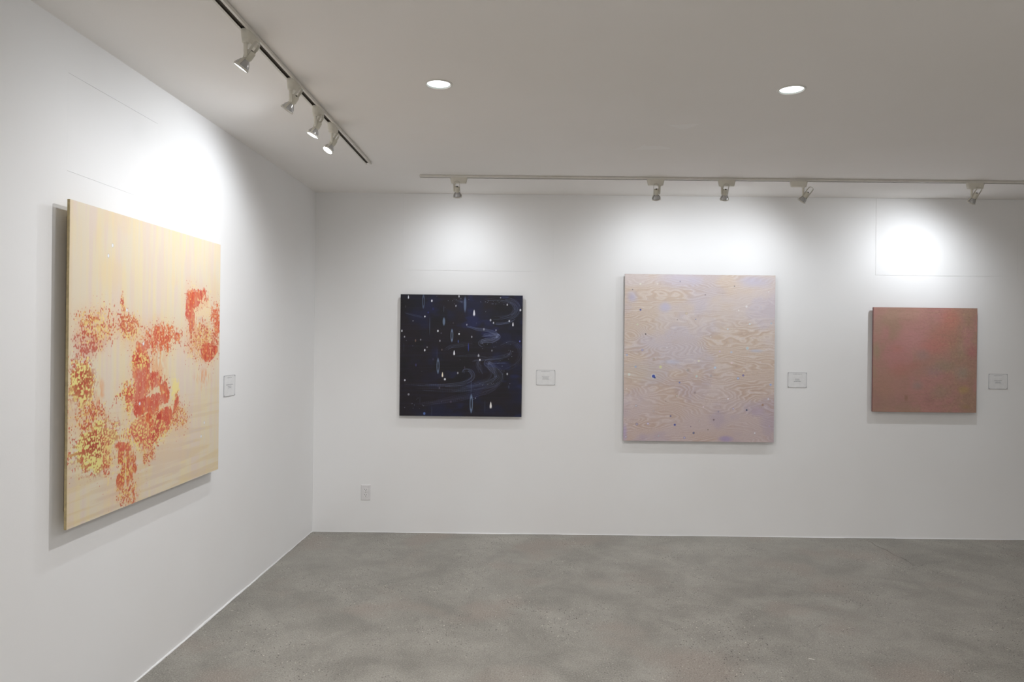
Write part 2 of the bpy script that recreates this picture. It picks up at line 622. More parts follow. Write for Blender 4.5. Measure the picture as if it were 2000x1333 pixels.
# ------------------------------------------------------------------ track lamps
def track_lamp(base, along, stem_at, aim, label, group, face, watts, stem_len=0.050, side=1, col=SPOT_COL, size=160, blend=1.0):
    """base: point on the track's underside above the adapter's middle; along: unit vector of the track;
    stem_at: signed distance of the stem from the middle along the track; side: which side of the stem the head sits"""
    base = Vector(base)
    along = Vector(along).normalized()
    rz = math.atan2(along.y, along.x)
    t = empty('track_spotlight', base, rz, label=label, category='spotlight', group=group)
    inv = Matrix.Rotation(-rz, 3, 'Z')
    a = (inv @ Vector(aim)).normalized()
    # adapter: a tapered box with rounded ends, thicker boss under the stem
    bm = bmesh.new()
    Lh, W0 = 0.056, 0.0165
    secs = [(0.004, 1.0, 1.0), (-0.006, 1.0, 1.0), (-0.024, 0.93, 0.95), (-0.034, 0.885, 0.88), (-0.0375, 0.86, 0.78)]
    rings = []
    for z, kx, ky in secs:
        ring = []
        for i in range(24):
            th = 2 * math.pi * i / 24
            cx, cy = math.cos(th), math.sin(th)
            ex = 0.35
            px = math.copysign(abs(cx) ** ex, cx) * Lh * kx
            py = math.copysign(abs(cy) ** 0.55, cy) * W0 * ky
            ring.append(bm.verts.new((px, py, z)))
        rings.append(ring)
    for r0, r1 in zip(rings, rings[1:]):
        for i in range(24):
            j = (i + 1) % 24
            bm.faces.new((r0[i], r0[j], r1[j], r1[i]))
    bm.faces.new(rings[0][::-1])
    bm.faces.new(rings[-1])
    lathe(bm, (stem_at, 0, -0.030), (0, 0, -1), [(0.0, 0), (0.0135, 0.0), (0.0125, 0.009), (0.009, 0.0125), (0.0, 0.0125)], 24)
    obj('adapter', bm, M_PLASTIC, t, smooth=True)
    # stem
    z1 = -0.040 - stem_len
    bm = bmesh.new()
    lathe(bm, (stem_at, 0, -0.040), (0, 0, -1), [(0.0, 0.0), (0.0072, 0.0), (0.0068, stem_len * 0.6), (0.0058, stem_len * 0.85), (0.0052, stem_len), (0.0, stem_len)], 20)
    obj('stem', bm, M_PLASTIC, t, smooth=True)
    # head frame: a = aim axis, s = across the straps, q = third axis
    s = Vector((1, 0, 0)) - a * a.x
    s.normalize()
    q = a.cross(s)
    pivot = Vector((stem_at, 0, z1 + 0.007))
    C = pivot + s * (0.0205 * side) - a * 0.010      # point on the lamp axis at mid socket
    F = C + a * 0.055                                # centre of the front face
    # knuckle from stem to strap
    bm = bmesh.new()
    lathe(bm, pivot - s * 0.004 * side, s * side, [(0.0, 0), (0.0058, 0.0), (0.0058, 0.006), (0.0040, 0.0065), (0.0040, 0.012), (0.0, 0.012)], 18)
    obj('knuckle', bm, M_PLASTIC, t, smooth=True)
    # U-shaped strap: from the ring up both sides of the socket and round behind it
    bm = bmesh.new()
    w_in = 0.0172
    pts = [F - a * 0.006 + s * 0.0262, F - a * 0.015 + s * 0.0255, F - a * 0.031 + s * (w_in + 0.001), F - a * 0.060 + s * w_in, F - a * 0.092 + s * w_in]
    top = F - a * 0.096
    for k in range(1, 12):
        th = math.pi * k / 12
        pts.append(top + s * (w_in * math.cos(th)) - a * (0.0130 * math.sin(th)))
    pts += [F - a * 0.092 - s * w_in, F - a * 0.060 - s * w_in, F - a * 0.031 - s * (w_in + 0.001), F - a * 0.015 - s * 0.0255, F - a * 0.006 - s * 0.0262]
    sweep(bm, pts, q, 0.0090, 0.0022)
    obj('strap', bm, M_STRAP, t, smooth=True)
    # socket
    bm = bmesh.new()
    lathe(bm, F - a * 0.070, a, [(0.0, 0.0), (0.0135, 0.0), (0.0158, 0.003), (0.0158, 0.027), (0.0140, 0.031), (0.0132, 0.036), (0.0, 0.036)], 24)
    so = obj('socket', bm, M_SOCKET, t, smooth=True)
    bm = bmesh.new()
    lathe(bm, F - a * 0.0735, a, [(0.0, 0.0), (0.0045, 0.0), (0.0052, 0.004), (0.0, 0.004)], 16)
    obj('cable_grommet', bm, M_RUBBER, so)
    # reflector lamp
    bm = bmesh.new()
    lathe(bm, F, -a, [(0.0245, 0.004), (0.0248, 0.009), (0.0225, 0.018), (0.0175, 0.027), (0.0125, 0.034), (0.0118, 0.036), (0.0, 0.036)], 48, flute=0.02)
    lampo = obj('reflector_lamp', bm, M_GLASSREF, t, smooth=True)
    bm = bmesh.new()
    lathe(bm, F, -a, [(0.0, 0.0012), (0.012, 0.0014), (0.0236, 0.0030), (0.0240, 0.005), (0.0, 0.005)], 36)
    obj('lamp_face', bm, face, lampo, smooth=True)
    # retaining ring with three small lugs
    bm = bmesh.new()
    lathe(bm, F, -a, [(0.0242, 0.0005), (0.0268, 0.0), (0.0282, 0.002), (0.0280, 0.0065), (0.0262, 0.0075), (0.0250, 0.006), (0.0242, 0.0005)], 40)
    for k in range(3):
        th = 2 * math.pi * k / 3 + 0.5
        c = F - a * 0.004 + (s * math.cos(th) + q * math.sin(th)) * 0.0285
        r = (s * math.cos(th) + q * math.sin(th))
        sweep(bm, [c - a * 0.004, c + a * 0.004], r.cross(a), 0.004, 0.0025)
    obj('retaining_ring', bm, M_RING, t, smooth=True)
    if watts > 0:
        Fw = base + Matrix.Rotation(rz, 3, 'Z') @ (F + a * 0.006)
        spot('spotlight_beam', Fw, aim, watts, col, size, blend, 0.016)
    return t


ZT = H - 0.015
dL = dirL


def onL(u):
    k = (u - 0.894) / (2.97 - 0.894)
    p = N * (off0 + (off1 - off0) * k) + D * u
    return (p.x, p.y, ZT)


# along = dL points away from the corner (towards the viewer)
GL, GB = 'spotlights on the left track', 'spotlights on the back track'
track_lamp(onL(2.735), dL, 0.040, (-0.57, 0.0, -0.82), 'white track spotlight nearest the viewer on the left track', GL, M_LAMPON, SPOT_W * 0.45, side=-1)
track_lamp(onL(2.270), dL, 0.040, (-0.60, 0.17, -0.77), 'second track spotlight from the viewer on the left track, lamp face turned away', GL, M_LAMPON, SPOT_W * 0.5, side=-1)
track_lamp(onL(1.930), dL, 0.040, (-0.42, -0.10, -0.90), 'third track spotlight from the viewer on the left track, lamp face lit', GL, M_LAMPON, SPOT_W * 0.55, side=-1)
track_lamp(onL(1.680), dL, 0.020, (-0.42, -0.32, -0.84), 'glaring track spotlight nearest the corner on the left track', GL, M_LAMPBRIGHT, SPOT_W * 1.75, side=-1, size=179, blend=0.55)

YB = -0.583
X = (1, 0, 0)
track_lamp((1.097, YB, ZT), X, -0.030, (0.02, 0.52, -0.85), 'track spotlight above the dark blue painting', GB, M_LAMPON, SPOT_W * 1.6, side=1)
track_lamp((2.384, YB, ZT), X, 0.026, (0.10, 0.55, -0.83), 'track spotlight above the left part of the wood grain painting', GB, M_LAMPON, SPOT_W * 1.2, side=-1)
track_lamp((2.848, YB, ZT), X, -0.030, (0.0, 0.50, -0.86), 'track spotlight above the middle of the wood grain painting', GB, M_LAMPON, SPOT_W * 0.5, side=1)
track_lamp((3.318, YB, ZT), X, 0.030, (-0.50, 0.48, -0.80), 'track spotlight with its wire loop tipped out to the right', GB, M_LAMPON, SPOT_W * 1.75, side=1)
track_lamp((4.470, YB, ZT), X, -0.022, (-0.26, 0.50, -0.82), 'track spotlight at the far right above the rose painting', GB, M_LAMPON, SPOT_W * 3.2, side=1)


# ------------------------------------------------------------------ paintings
RS = np.random.RandomState(11)


def vnoise(xx, yy, fx, fy, seed, octaves=4, gain=0.5):
    """smooth value noise, 0..1"""
    out = np.zeros_like(xx)
    amp, tot = 1.0, 0.0
    for o in range(octaves):
        rs = np.random.RandomState(seed * 31 + o)
        nx, ny = int(fx) + 3, int(fy) + 3
        g = rs.rand(ny + 2, nx + 2)
        X_ = np.clip(xx * fx, 0, nx)
        Y_ = np.clip(yy * fy, 0, ny)
        ix, iy = X_.astype(int), Y_.astype(int)
        a, b_ = X_ - ix, Y_ - iy
        a = a * a * (3 - 2 * a)
        b_ = b_ * b_ * (3 - 2 * b_)
        v = (g[iy, ix] * (1 - a) + g[iy, ix + 1] * a) * (1 - b_) + (g[iy + 1, ix] * (1 - a) + g[iy + 1, ix + 1] * a) * b_
        out += v * amp
        tot += amp
        amp *= gain
        fx *= 2
        fy *= 2
    return out / tot


def sstep(a, b_, x):
    t = np.clip((x - a) / (b_ - a), 0, 1)
    return t * t * (3 - 2 * t)


def over(img, c, al):
    c = np.array(c, float)
    if c.max() > 1.5:
        c = c / 255.0
    return img * (1 - al[..., None]) + c * al[..., None]


def canvas(w_, h_, res):
    nx, ny = int(round(w_ / res)) + 1, int(round(h_ / res)) + 1
    return np.meshgrid(np.linspace(0, 1, nx), np.linspace(0, 1, ny))     # s, t arrays [ny, nx]


def painting(name, w_, h_, loc, rz, front, thick, img, relief, mat, side_mat, label, group, inset=0.04, side_label=None):
    """local frame: x to the right, -y out of the wall, z up; loc = lower left corner on the wall"""
    t = empty(name, loc, rz, label=label, category='painting', group=group)
    ny, nx = img.shape[:2]
    xs_ = np.linspace(0, w_, nx)
    zs_ = np.linspace(0, h_, ny)
    XX, ZZ = np.meshgrid(xs_, zs_)
    edge = np.minimum(np.minimum(XX, w_ - XX), np.minimum(ZZ, h_ - ZZ))
    rel = relief * sstep(0.0, 0.01, edge)
    YY = -front - rel
    co = np.stack([XX, YY, ZZ], -1).reshape(-1, 3)
    idx = np.arange(nx * ny).reshape(ny, nx)
    q = np.stack([idx[:-1, :-1], idx[:-1, 1:], idx[1:, 1:], idx[1:, :-1]], -1).reshape(-1, 4)
    me = bpy.data.meshes.new('painted_surface')
    me.vertices.add(len(co))
    me.vertices.foreach_set('co', co.astype(np.float32).ravel())
    me.loops.add(q.size)
    me.loops.foreach_set('vertex_index', q.astype(np.int32).ravel())
    me.polygons.add(len(q))
    me.polygons.foreach_set('loop_start', (np.arange(len(q)) * 4).astype(np.int32))
    me.update(calc_edges=True)
    me.polygons.foreach_set('use_smooth', np.ones(len(q), dtype=bool))
    at = me.color_attributes.new('paint', 'BYTE_COLOR', 'POINT')
    cc = np.ones((nx * ny, 4), np.float32)
    cc[:, :3] = np.clip(img.reshape(-1, 3), 0, 1)
    at.data.foreach_set('color_srgb', cc.ravel())
    me.materials.append(mat)
    ps = bpy.data.objects.new('painted_surface', me)
    link(ps, t)
    # panel behind the paint
    bm = bmesh.new()
    box(bm, 0, w_, -front + 0.0003, -front + thick, 0, h_)
    kw = {'label': side_label} if side_label else {}
    obj('panel', bm, side_mat, t, **kw)
    # cradle holding it off the wall
    bm = bmesh.new()
    yb0, yb1 = -front + thick, -0.001
    i0, i1 = inset, inset + 0.045
    box(bm, i0, i1, yb0, yb1, i0, h_ - i0)
    box(bm, w_ - i1, w_ - i0, yb0, yb1, i0, h_ - i0)
    box(bm, i1, w_ - i1, yb0, yb1, i0, i1)
    box(bm, i1, w_ - i1, yb0, yb1, h_ - i1, h_ - i0)
    obj('cradle', bm, M_CRADLE, t)
    return t


# ---- 1: yellow and red painting on the left wall
W1, H1 = 1.161, 1.127
s, t_ = canvas(W1, H1, 0.0018)
base = np.zeros(s.shape + (3,))
base[:] = np.array((228, 215, 192)) / 255
vst = vnoise(s, t_, 60, 3, 1, 3)
hst = vnoise(s, t_, 4, 70, 2, 3)
bl = vnoise(s, t_, 4, 4, 3, 4)
bl2 = vnoise(s, t_, 5, 5, 4, 4)
base = over(base, (234, 216, 172), np.clip(sstep(0.42, 0.68, vst * 0.6 + bl * 0.4) * 0.55, 0, 1))
base = over(base, (226, 206, 196), sstep(0.45, 0.7, vnoise(s, t_, 40, 4, 5, 3)) * 0.55)
base = over(base, (222, 198, 150), sstep(0.45, 0.7, hst) * 0.5 * sstep(0.5, 0.1, t_))
base = over(base, (214, 196, 198), sstep(0.5, 0.68, bl2 * 0.6 + hst * 0.4) * 0.5 * sstep(0.55, 0.1, t_))
base = over(base, (236, 208, 156), sstep(0.55, 0.75, bl2) * 0.28)
base = over(base, (226, 200, 160), sstep(0.02, 0.0, s) * 0.4)
cell = vnoise(s, t_, 215, 175, 7, 1)               # stipple
cell2 = vnoise(s, t_, 105, 85, 8, 2, 0.6)
fleck = vnoise(s, t_, 165, 130, 18, 2, 0.5)
drag = vnoise(s, t_, 26, 90, 9, 2, 0.6)            # horizontal drags
vert_ = vnoise(s, t_, 80, 22, 10, 3, 0.6)
warp1 = vnoise(s, t_, 14, 14, 12, 4, 0.6) - 0.5
warp2 = vnoise(s, t_, 14, 14, 13, 4, 0.6) - 0.5
rel1 = np.zeros_like(s)
BL = [('Y', 0.06, 0.443, 0.053, 0.083), ('S', 0.136, 0.615, 0.073, 0.051), ('P', 0.101, 0.564, 0.06, 0.032), ('S', 0.271, 0.684, 0.012, 0.035),
      ('S', 0.098, 0.33, 0.07, 0.039), ('G', 0.137, 0.235, 0.104, 0.069), ('S', 0.197, 0.202, 0.027, 0.07), ('C', 0.302, 0.137, 0.042, 0.067),
      ('R', 0.301, 0.201, 0.03, 0.014), ('S', 0.311, 0.044, 0.057, 0.037), ('O', 0.156, 0.393, 0.024, 0.04), ('S', 0.3, 0.613, 0.063, 0.037),
      ('O', 0.47, 0.508, 0.076, 0.113), ('Z', 0.452, 0.252, 0.129, 0.056), ('R', 0.385, 0.437, 0.051, 0.113), ('Z', 0.31, 0.379, 0.036, 0.053),
      ('Z', 0.369, 0.512, 0.041, 0.035), ('R', 0.396, 0.561, 0.042, 0.02), ('D', 0.518, 0.591, 0.107, 0.046), ('R', 0.47, 0.428, 0.041, 0.03),
      ('R', 0.537, 0.376, 0.029, 0.039), ('R', 0.436, 0.339, 0.074, 0.035), ('R', 0.554, 0.285, 0.04, 0.031), ('R', 0.624, 0.312, 0.019, 0.032),
      ('R', 0.442, 0.273, 0.027, 0.024), ('L', 0.623, 0.382, 0.031, 0.04), ('S', 0.642, 0.262, 0.051, 0.04), ('S', 0.437, 0.167, 0.027, 0.03),
      ('O', 0.779, 0.6, 0.069, 0.074), ('R', 0.794, 0.742, 0.083, 0.04), ('R', 0.741, 0.689, 0.038, 0.073), ('W', 0.847, 0.7, 0.068, 0.039),
      ('D', 0.955, 0.655, 0.039, 0.067), ('S', 0.843, 0.564, 0.108, 0.065), ('R', 0.902, 0.524, 0.07, 0.035), ('O', 0.853, 0.418, 0.054, 0.028)]
redmix = vnoise(s, t_, 30, 14, 14, 3, 0.6)
halo1 = np.zeros_like(s)
for k, cx, cy, rx, ry in BL:
    dx = (s - cx + warp1 * 0.07) / (rx * 1.2)
    dy = (t_ - cy + warp2 * 0.07) / (ry * 1.16)
    r = np.sqrt(dx * dx + dy * dy)
    soft = sstep(1.5, 0.30, r)
    if k in 'YGSRZDC':
        halo1 = np.maximum(halo1, sstep(2.3, 0.8, r))
    red = over(np.zeros_like(base) + np.array((208, 82, 64)) / 255, (224, 108, 62), sstep(0.4, 0.62, redmix))
    red = over(red, (188, 50, 46), sstep(0.58, 0.72, redmix) * 0.8)
    if k in 'RZDSC':
        base = over(base, (238, 196, 150), sstep(2.2, 0.6, r) * 0.22)
    if k == 'Y':
        al = sstep(0.30, 0.48, soft * 0.75 + (cell2 - 0.5) * 0.7)
        base = over(base, (240, 226, 136), al * 0.85)
        pit = sstep(0.50, 0.60, cell * 0.62 + vnoise(s, t_, 30, 40, 17, 2) * 0.30 + soft * 0.10) * soft
        base = over(base, (176, 78, 52), pit * 0.85)
        rel1 += al * 0.0004
    elif k == 'G':
        al = sstep(0.30, 0.46, soft * 0.8 + (drag - 0.5) * 0.5)
        base = over(base, (236, 226, 132), al * 0.8)
        pit = sstep(0.53, 0.61, drag * 0.50 + cell * 0.42 + soft * 0.10) * soft
        base = over(base, (170, 62, 44), pit * 0.9)
        rel1 += al * 0.0003
    elif k == 'S':
        base = over(base, (226, 164, 128), soft * 0.28)
        al = sstep(0.61, 0.76, cell * 0.50 + redmix * 0.30 + soft * 0.30) * sstep(0.0, 0.35, soft)
        base = over(base, (200, 88, 64), al * 0.85)
        base = over(base, (240, 216, 132), sstep(0.56, 0.68, fleck * 0.85 + soft * 0.16) * 0.75 * sstep(0.1, 0.6, soft))
    elif k == 'P':
        base = over(base, (214, 150, 128), soft * 0.45)
        al = sstep(0.60, 0.74, cell * 0.6 + drag * 0.2 + soft * 0.30) * sstep(0.0, 0.35, soft)
        base = over(base, (190, 84, 70), al * 0.7)
    elif k == 'C':
        al = sstep(0.48, 0.6, vert_ * 0.7 + soft * 0.3) * sstep(0.0, 0.4, soft)
        base = over(base, (204, 88, 56), al * 0.9)
        base = over(base, (238, 212, 120), sstep(0.55, 0.64, cell * 0.7 + soft * 0.2) * 0.8 * soft)
    elif k == 'R':
        al = sstep(0.33, 0.45, soft * 0.85 + (vert_ - 0.5) * 0.45)
        lace = sstep(0.66, 0.78, fleck + (1 - soft) * 0.26)
        al = al * (1 - 0.8 * lace) * (0.78 + 0.22 * sstep(0.3, 0.6, vert_))
        base = base * (1 - al[..., None] * 0.88) + red * al[..., None] * 0.88
        rel1 += al * 0.0002
    elif k == 'D':
        al = sstep(0.60, 0.66, cell2 * 0.55 + redmix * 0.30 + soft * 0.26) * sstep(0.0, 0.4, soft)
        base = base * (1 - al[..., None] * 0.95) + red * al[..., None] * 0.95
        al = sstep(0.64, 0.72, cell * 0.75 + soft * 0.34) * sstep(0.0, 0.4, soft)
        base = over(base, (222, 130, 90), al * 0.6)
    elif k == 'Z':
        al = sstep(0.36, 0.5, soft * 0.8 + (cell2 - 0.5) * 0.55)
        base = base * (1 - al[..., None] * 0.85) + red * al[..., None] * 0.85
        yl = sstep(0.48, 0.57, cell * 0.5 + fleck * 0.35 + vert_ * 0.15) * sstep(0.05, 0.4, soft)
        base = over(base, (242, 220, 136), yl * 0.88)
        rel1 += yl * 0.0004
    elif k == 'O':
        base = over(base, (230, 160, 110), soft * sstep(0.35, 0.6, vert_) * 0.6)
    elif k == 'L':
        base = over(base, (244, 226, 140), sstep(0.35, 0.6, soft * 0.7 + (fleck - 0.5) * 0.9) * 0.7)
    elif k == 'W':
        base = over(base, (238, 214, 176), sstep(0.3, 0.5, soft * 0.85 + (cell2 - 0.5) * 0.5) * 0.85)
sp_ = sstep(0.725, 0.80, fleck * 0.78 + halo1 * 0.20 + (redmix - 0.5) * 0.25) * sstep(0.05, 0.5, halo1)
base = over(base, (200, 84, 64), sp_ * 0.75)
sp_ = sstep(0.70, 0.80, cell2 * 0.78 + halo1 * 0.18) * sstep(0.1, 0.6, halo1)
base = over(base, (240, 220, 150), sp_ * 0.6)
for cx, cy in [(0.213, 0.889), (0.191, 0.852), (0.297, 0.678), (0.4, 0.561), (0.381, 0.348), (0.839, 0.168), (0.865, 0.223)]:
    r = np.hypot((s - cx) / 0.0052, (t_ - cy) / 0.0072)
    base = over(base, (186, 184, 190), sstep(1.3, 0.9, r) * 0.4)
    base = over(base, (240, 242, 250), sstep(0.9, 0.6, r))
loc1 = D * 2.839 + Vector((0, 0, 0.761))
painting('painting', W1, H1, loc1, ANG, 0.045, 0.0095, base, rel1, M_PAINT_YEL, M_WOODEDGE,
         'large pale yellow abstract painting with red and orange blooms, on the left wall', 'paintings on the gallery walls', 0.05,
         'bare plywood edge')

# ---- 2: dark blue painting with falling drops
W2, H2 = 0.893, 0.889
s, t_ = canvas(W2, H2, 0.0020)
base = np.zeros(s.shape + (3,))
base[:] = np.array((30, 25, 33)) / 255
cl = vnoise(s, t_, 5, 6, 21, 4)
base = over(base, (26, 30, 62), sstep(0.45, 0.75, cl + 0.12 * (s - 0.3)) * 0.75)
base = over(base, (22, 22, 26), sstep(0.5, 0.7, vnoise(s, t_, 6, 5, 22, 4)) * 0.6)
base = over(base, (36, 42, 90), sstep(0.60, 0.76, vnoise(s, t_, 7, 12, 23, 3)) * 0.55 * sstep(0.1, 0.5, s))
ht = vnoise(s, t_, 3, 90, 24, 2)
base = over(base, (40, 38, 62), sstep(0.5, 0.8, ht) * 0.25)


def c2(cx, cy):
    return (cx - 175) / 990.0, 1 - (cy - 148) / 992.0


def stroke(img, pts, wpx, col, al):
    """soft line through pts (crop pixels), drawn segment by segment in a local window"""
    ny, nx = s.shape
    wd = wpx / 990.0
    for (x0, y0), (x1, y1) in zip(pts, pts[1:]):
        a = np.array(c2(x0, y0))
        b_ = np.array(c2(x1, y1))
        i0 = int(max(0, (min(a[0], b_[0]) - wd * 2) * (nx - 1)))
        i1 = int(min(nx, (max(a[0], b_[0]) + wd * 2) * (nx - 1) + 2))
        j0 = int(max(0, (min(a[1], b_[1]) - wd * 2) * (ny - 1)))
        j1 = int(min(ny, (max(a[1], b_[1]) + wd * 2) * (ny - 1) + 2))
        if i1 <= i0 or j1 <= j0:
            continue
        S, T = s[j0:j1, i0:i1], t_[j0:j1, i0:i1]
        ab = b_ - a
        L2 = max(1e-12, ab @ ab)
        k = np.clip(((S - a[0]) * ab[0] + (T - a[1]) * ab[1]) / L2, 0, 1)
        d = np.hypot(S - a[0] - k * ab[0], T - a[1] - k * ab[1])
        m_ = sstep(wd, wd * 0.2, d) * al
        sub = img[j0:j1, i0:i1]
        cf = np.array(col) / 255.0
        img[j0:j1, i0:i1] = np.maximum(sub, sub * (1 - m_[..., None]) + cf * m_[..., None])


def smooth_path(P, n=14):
    P = [np.array(p, float) for p in P]
    P = [2 * P[0] - P[1]] + P + [2 * P[-1] - P[-2]]
    out = []
    for i in range(1, len(P) - 2):
        for k in range(n):
            u = k / n
            a, b_, c, d = P[i - 1], P[i], P[i + 1], P[i + 2]
            out.append(0.5 * ((2 * b_) + (-a + c) * u + (2 * a - 5 * b_ + 4 * c - d) * u * u + (-a + 3 * b_ - 3 * c + d) * u ** 3))
    out.append(P[-2])
    return out


rb = random.Random(4)


def band(pts, width, n, al, col=(120, 132, 168), wpx=2.6, end_taper=True):
    path = smooth_path(pts)
    m_ = len(path)
    for k in range(n):
        o = (k / max(1, n - 1) - 0.5) * width + rb.uniform(-1.5, 1.5)
        ph = rb.uniform(0, 6.28)
        f = rb.uniform(0.15, 0.4)
        i0 = int(rb.uniform(0, 0.25) * m_)
        i1 = int(rb.uniform(0.7, 1.0) * m_)
        line = []
        for i in range(i0, i1):
            p = path[i]
            tg = path[min(i + 1, m_ - 1)] - path[max(i - 1, 0)]
            tg = tg / (np.hypot(*tg) + 1e-9)
            nn = np.array([-tg[1], tg[0]])
            tp = 1 - 0.45 * abs(2 * i / m_ - 1) if end_taper else 1
            line.append(tuple(p + nn * (o * tp + 2.2 * math.sin(i * f + ph))))
        stroke(base, line, wpx, col, al * 0.72 * rb.uniform(0.35, 1.25))


band([(195, 905), (450, 915), (700, 915), (860, 885), (960, 850), (985, 800), (930, 740), (880, 700), (960, 690), (1060, 690)], 80, 17, 0.34)
band([(195, 880), (450, 890), (620, 880), (720, 855), (768, 815), (745, 770), (700, 765), (690, 790)], 34, 8, 0.36)
band([(330, 1045), (560, 1010), (780, 960), (930, 910), (1000, 860)], 55, 14, 0.30, (110, 110, 150))
band([(600, 930), (760, 880), (900, 845), (930, 780), (900, 720), (870, 690)], 60, 10, 0.26)
band([(860, 185), (980, 180), (1080, 200), (1118, 250), (1095, 305), (1020, 335), (900, 345)], 60, 15, 0.34)
band([(900, 372), (980, 382), (1050, 368), (1110, 340)], 14, 5, 0.42)
band([(715, 400), (790, 425), (880, 435), (960, 465), (980, 485)], 24, 9, 0.40)
band([(830, 480), (900, 470), (970, 485), (930, 515), (860, 520), (825, 540), (860, 575)], 40, 14, 0.36, (140, 150, 185))
band([(990, 560), (1060, 530), (1130, 560), (1150, 640), (1100, 720), (1000, 770)], 40, 9, 0.22)
band([(760, 690), (900, 665), (1040, 640), (1070, 600)], 30, 8, 0.26)
band([(805, 680), (815, 730), (840, 800)], 40, 7, 0.38)
band([(870, 700), (920, 740), (935, 800)], 60, 8, 0.34)
band([(520, 610), (590, 570), (680, 555), (790, 550)], 30, 8, 0.28)
band([(190, 292), (290, 318), (400, 345)], 14, 4, 0.32)
band([(600, 650), (760, 645), (900, 655)], 16, 4, 0.24)
band([(600, 180), (680, 210), (640, 160)], 22, 6, 0.2)


def blob(cx, cy, rw, rh, col, al, tear=False, ring=False):
    a = c2(cx, cy)
    dx = (s - a[0]) * 990 / rw
    dy = (t_ - a[1]) * 990 / rh
    if tear:
        dx = dx * (1 + 0.55 * np.clip(dy, -1, 1.4))
    r = np.sqrt(dx * dx + dy * dy)
    if ring:
        m_ = sstep(0.35, 0.12, np.abs(r - 0.85)) * al + sstep(1, 0.8, r) * al * 0.25
    else:
        m_ = sstep(1.15, 0.65, r) * al
    globals()['base'] = over(base, col, m_)


WH = (240, 242, 250)
for cx, cy, rw, rh, al in [(238, 170, 4, 15, 1), (428, 199, 6, 11, 1), (648, 160, 5, 10, .8), (772, 293, 7, 26, 1), (1040, 225, 5, 9, .8), (1147, 267, 7, 10, .95),
                           (373, 328, 6, 8, 1), (906, 352, 7, 10, .75), (930, 373, 5, 9, .8), (1058, 357, 6, 8, .9), (1088, 383, 5, 18, 1), (480, 445, 6, 10, .95),
                           (188, 447, 5, 11, .9), (210, 495, 5, 8, .65), (652, 467, 6, 8, 1), (341, 517, 5, 8, .5), (497, 525, 5, 9, .6), (714, 391, 5, 8, .6),
                           (853, 427, 6, 11, .5), (951, 433, 5, 8, .55), (755, 490, 5, 10, .6), (394, 578, 5, 8, .45), (375, 603, 6, 10, 1), (614, 621, 6, 21, 1),
                           (812, 640, 6, 13, .7), (823, 677, 6, 9, 1), (541, 838, 8, 10, .95), (645, 786, 6, 10, .6), (1046, 790, 6, 10, .75), (216, 850, 6, 9, .85),
                           (248, 965, 8, 10, .5), (790, 990, 4, 6, .5), (277, 364, 4, 5, .6), (985, 168, 5, 6, .6), (624, 238, 4, 9, .7), (920, 600, 5, 9, .5)]:
    blob(cx, cy, rw * 1.1, rh * 1.05, WH, al, tear=rh > 12)
for cx, cy, rw, rh, col, al in [(299, 525, 6, 13, (150, 120, 105), .7), (514, 598, 5, 9, (150, 130, 120), .6), (444, 677, 6, 10, (90, 80, 110), .5), (305, 725, 6, 13, (90, 80, 150), .6),
                                (700, 742, 6, 13, (100, 88, 110), .5), (497, 910, 6, 9, (140, 135, 160), .5), (591, 1022, 7, 9, (110, 90, 120), .55), (1145, 522, 6, 8, (120, 130, 230), .9),
                                (377, 1120, 10, 13, (100, 130, 200), .9), (1060, 895, 5, 16, (90, 105, 130), .5), (216, 248, 6, 11, (110, 100, 110), .4), (507, 463, 6, 9, (110, 105, 130), .5),
                                (521, 800, 6, 23, (250, 240, 215), 1), (915, 1045, 8, 30, (250, 248, 245), 1), (604, 378, 4, 8, (110, 100, 120), .5), (792, 378, 4, 9, (80, 76, 100), .5),
                                (646, 528, 4, 14, (80, 110, 190), .7), (729, 575, 4, 38, (60, 75, 165), .8), (400, 295, 7, 8, (50, 55, 140), .7), (440, 265, 8, 12, (45, 50, 120), .5)]:
    blob(cx, cy, rw, rh, col, al, tear=cy in (800, 1045))
for cx, cy, rw, rh, al, rg in [(698, 225, 11, 68, .60, False), (528, 367, 11, 36, .72, False), (594, 480, 10, 50, .62, True), (484, 730, 11, 60, .55, True), (757, 1035, 12, 72, .60, True),
                               (360, 205, 10, 55, .38, True), (413, 405, 3, 80, .35, False), (755, 895, 2, 65, .4, False), (525, 265, 4, 30, .25, False), (205, 580, 3, 40, .2, False),
                               (475, 640, 3, 60, .15, False), (340, 1010, 3, 30, .2, False), (868, 1060, 4, 60, .16, False), (437, 1100, 3, 50, .18, False)]:
    blob(cx, cy, rw, rh, (134, 158, 190), al, ring=rg)
for k in range(90):
    cxx, cyy, sx, sy = rb.choice([(650, 200, 60, 18), (900, 210, 70, 12), (990, 740, 22, 45), (880, 875, 80, 6), (290, 1050, 70, 30), (1070, 610, 14, 30), (940, 550, 60, 20), (620, 600, 420, 420)])
    blob(rb.gauss(cxx, sx), rb.gauss(cyy, sy), 2.4, 2.8, (170, 176, 200), rb.uniform(.35, .8))
base2 = base
loc2 = Vector((0.637, 0, 0.865))
painting('painting', W2, H2, loc2, 0, 0.032, 0.012, base2, np.zeros_like(s), M_PAINT_BLU, simple('black panel edge', rgb(24, 24, 26), 0.5),
         'square dark blue painting of falling white drops and swirling lines', 'paintings on the gallery walls', 0.03)

# ---- 3: pale marbled painting like wood grain
W3, H3 = 1.099, 1.221
s, t_ = canvas(W3, H3, 0.0023)


def c3(cx, cy):
    return (cx - 132) / 980.0, 1 - (cy - 116) / 1094.0


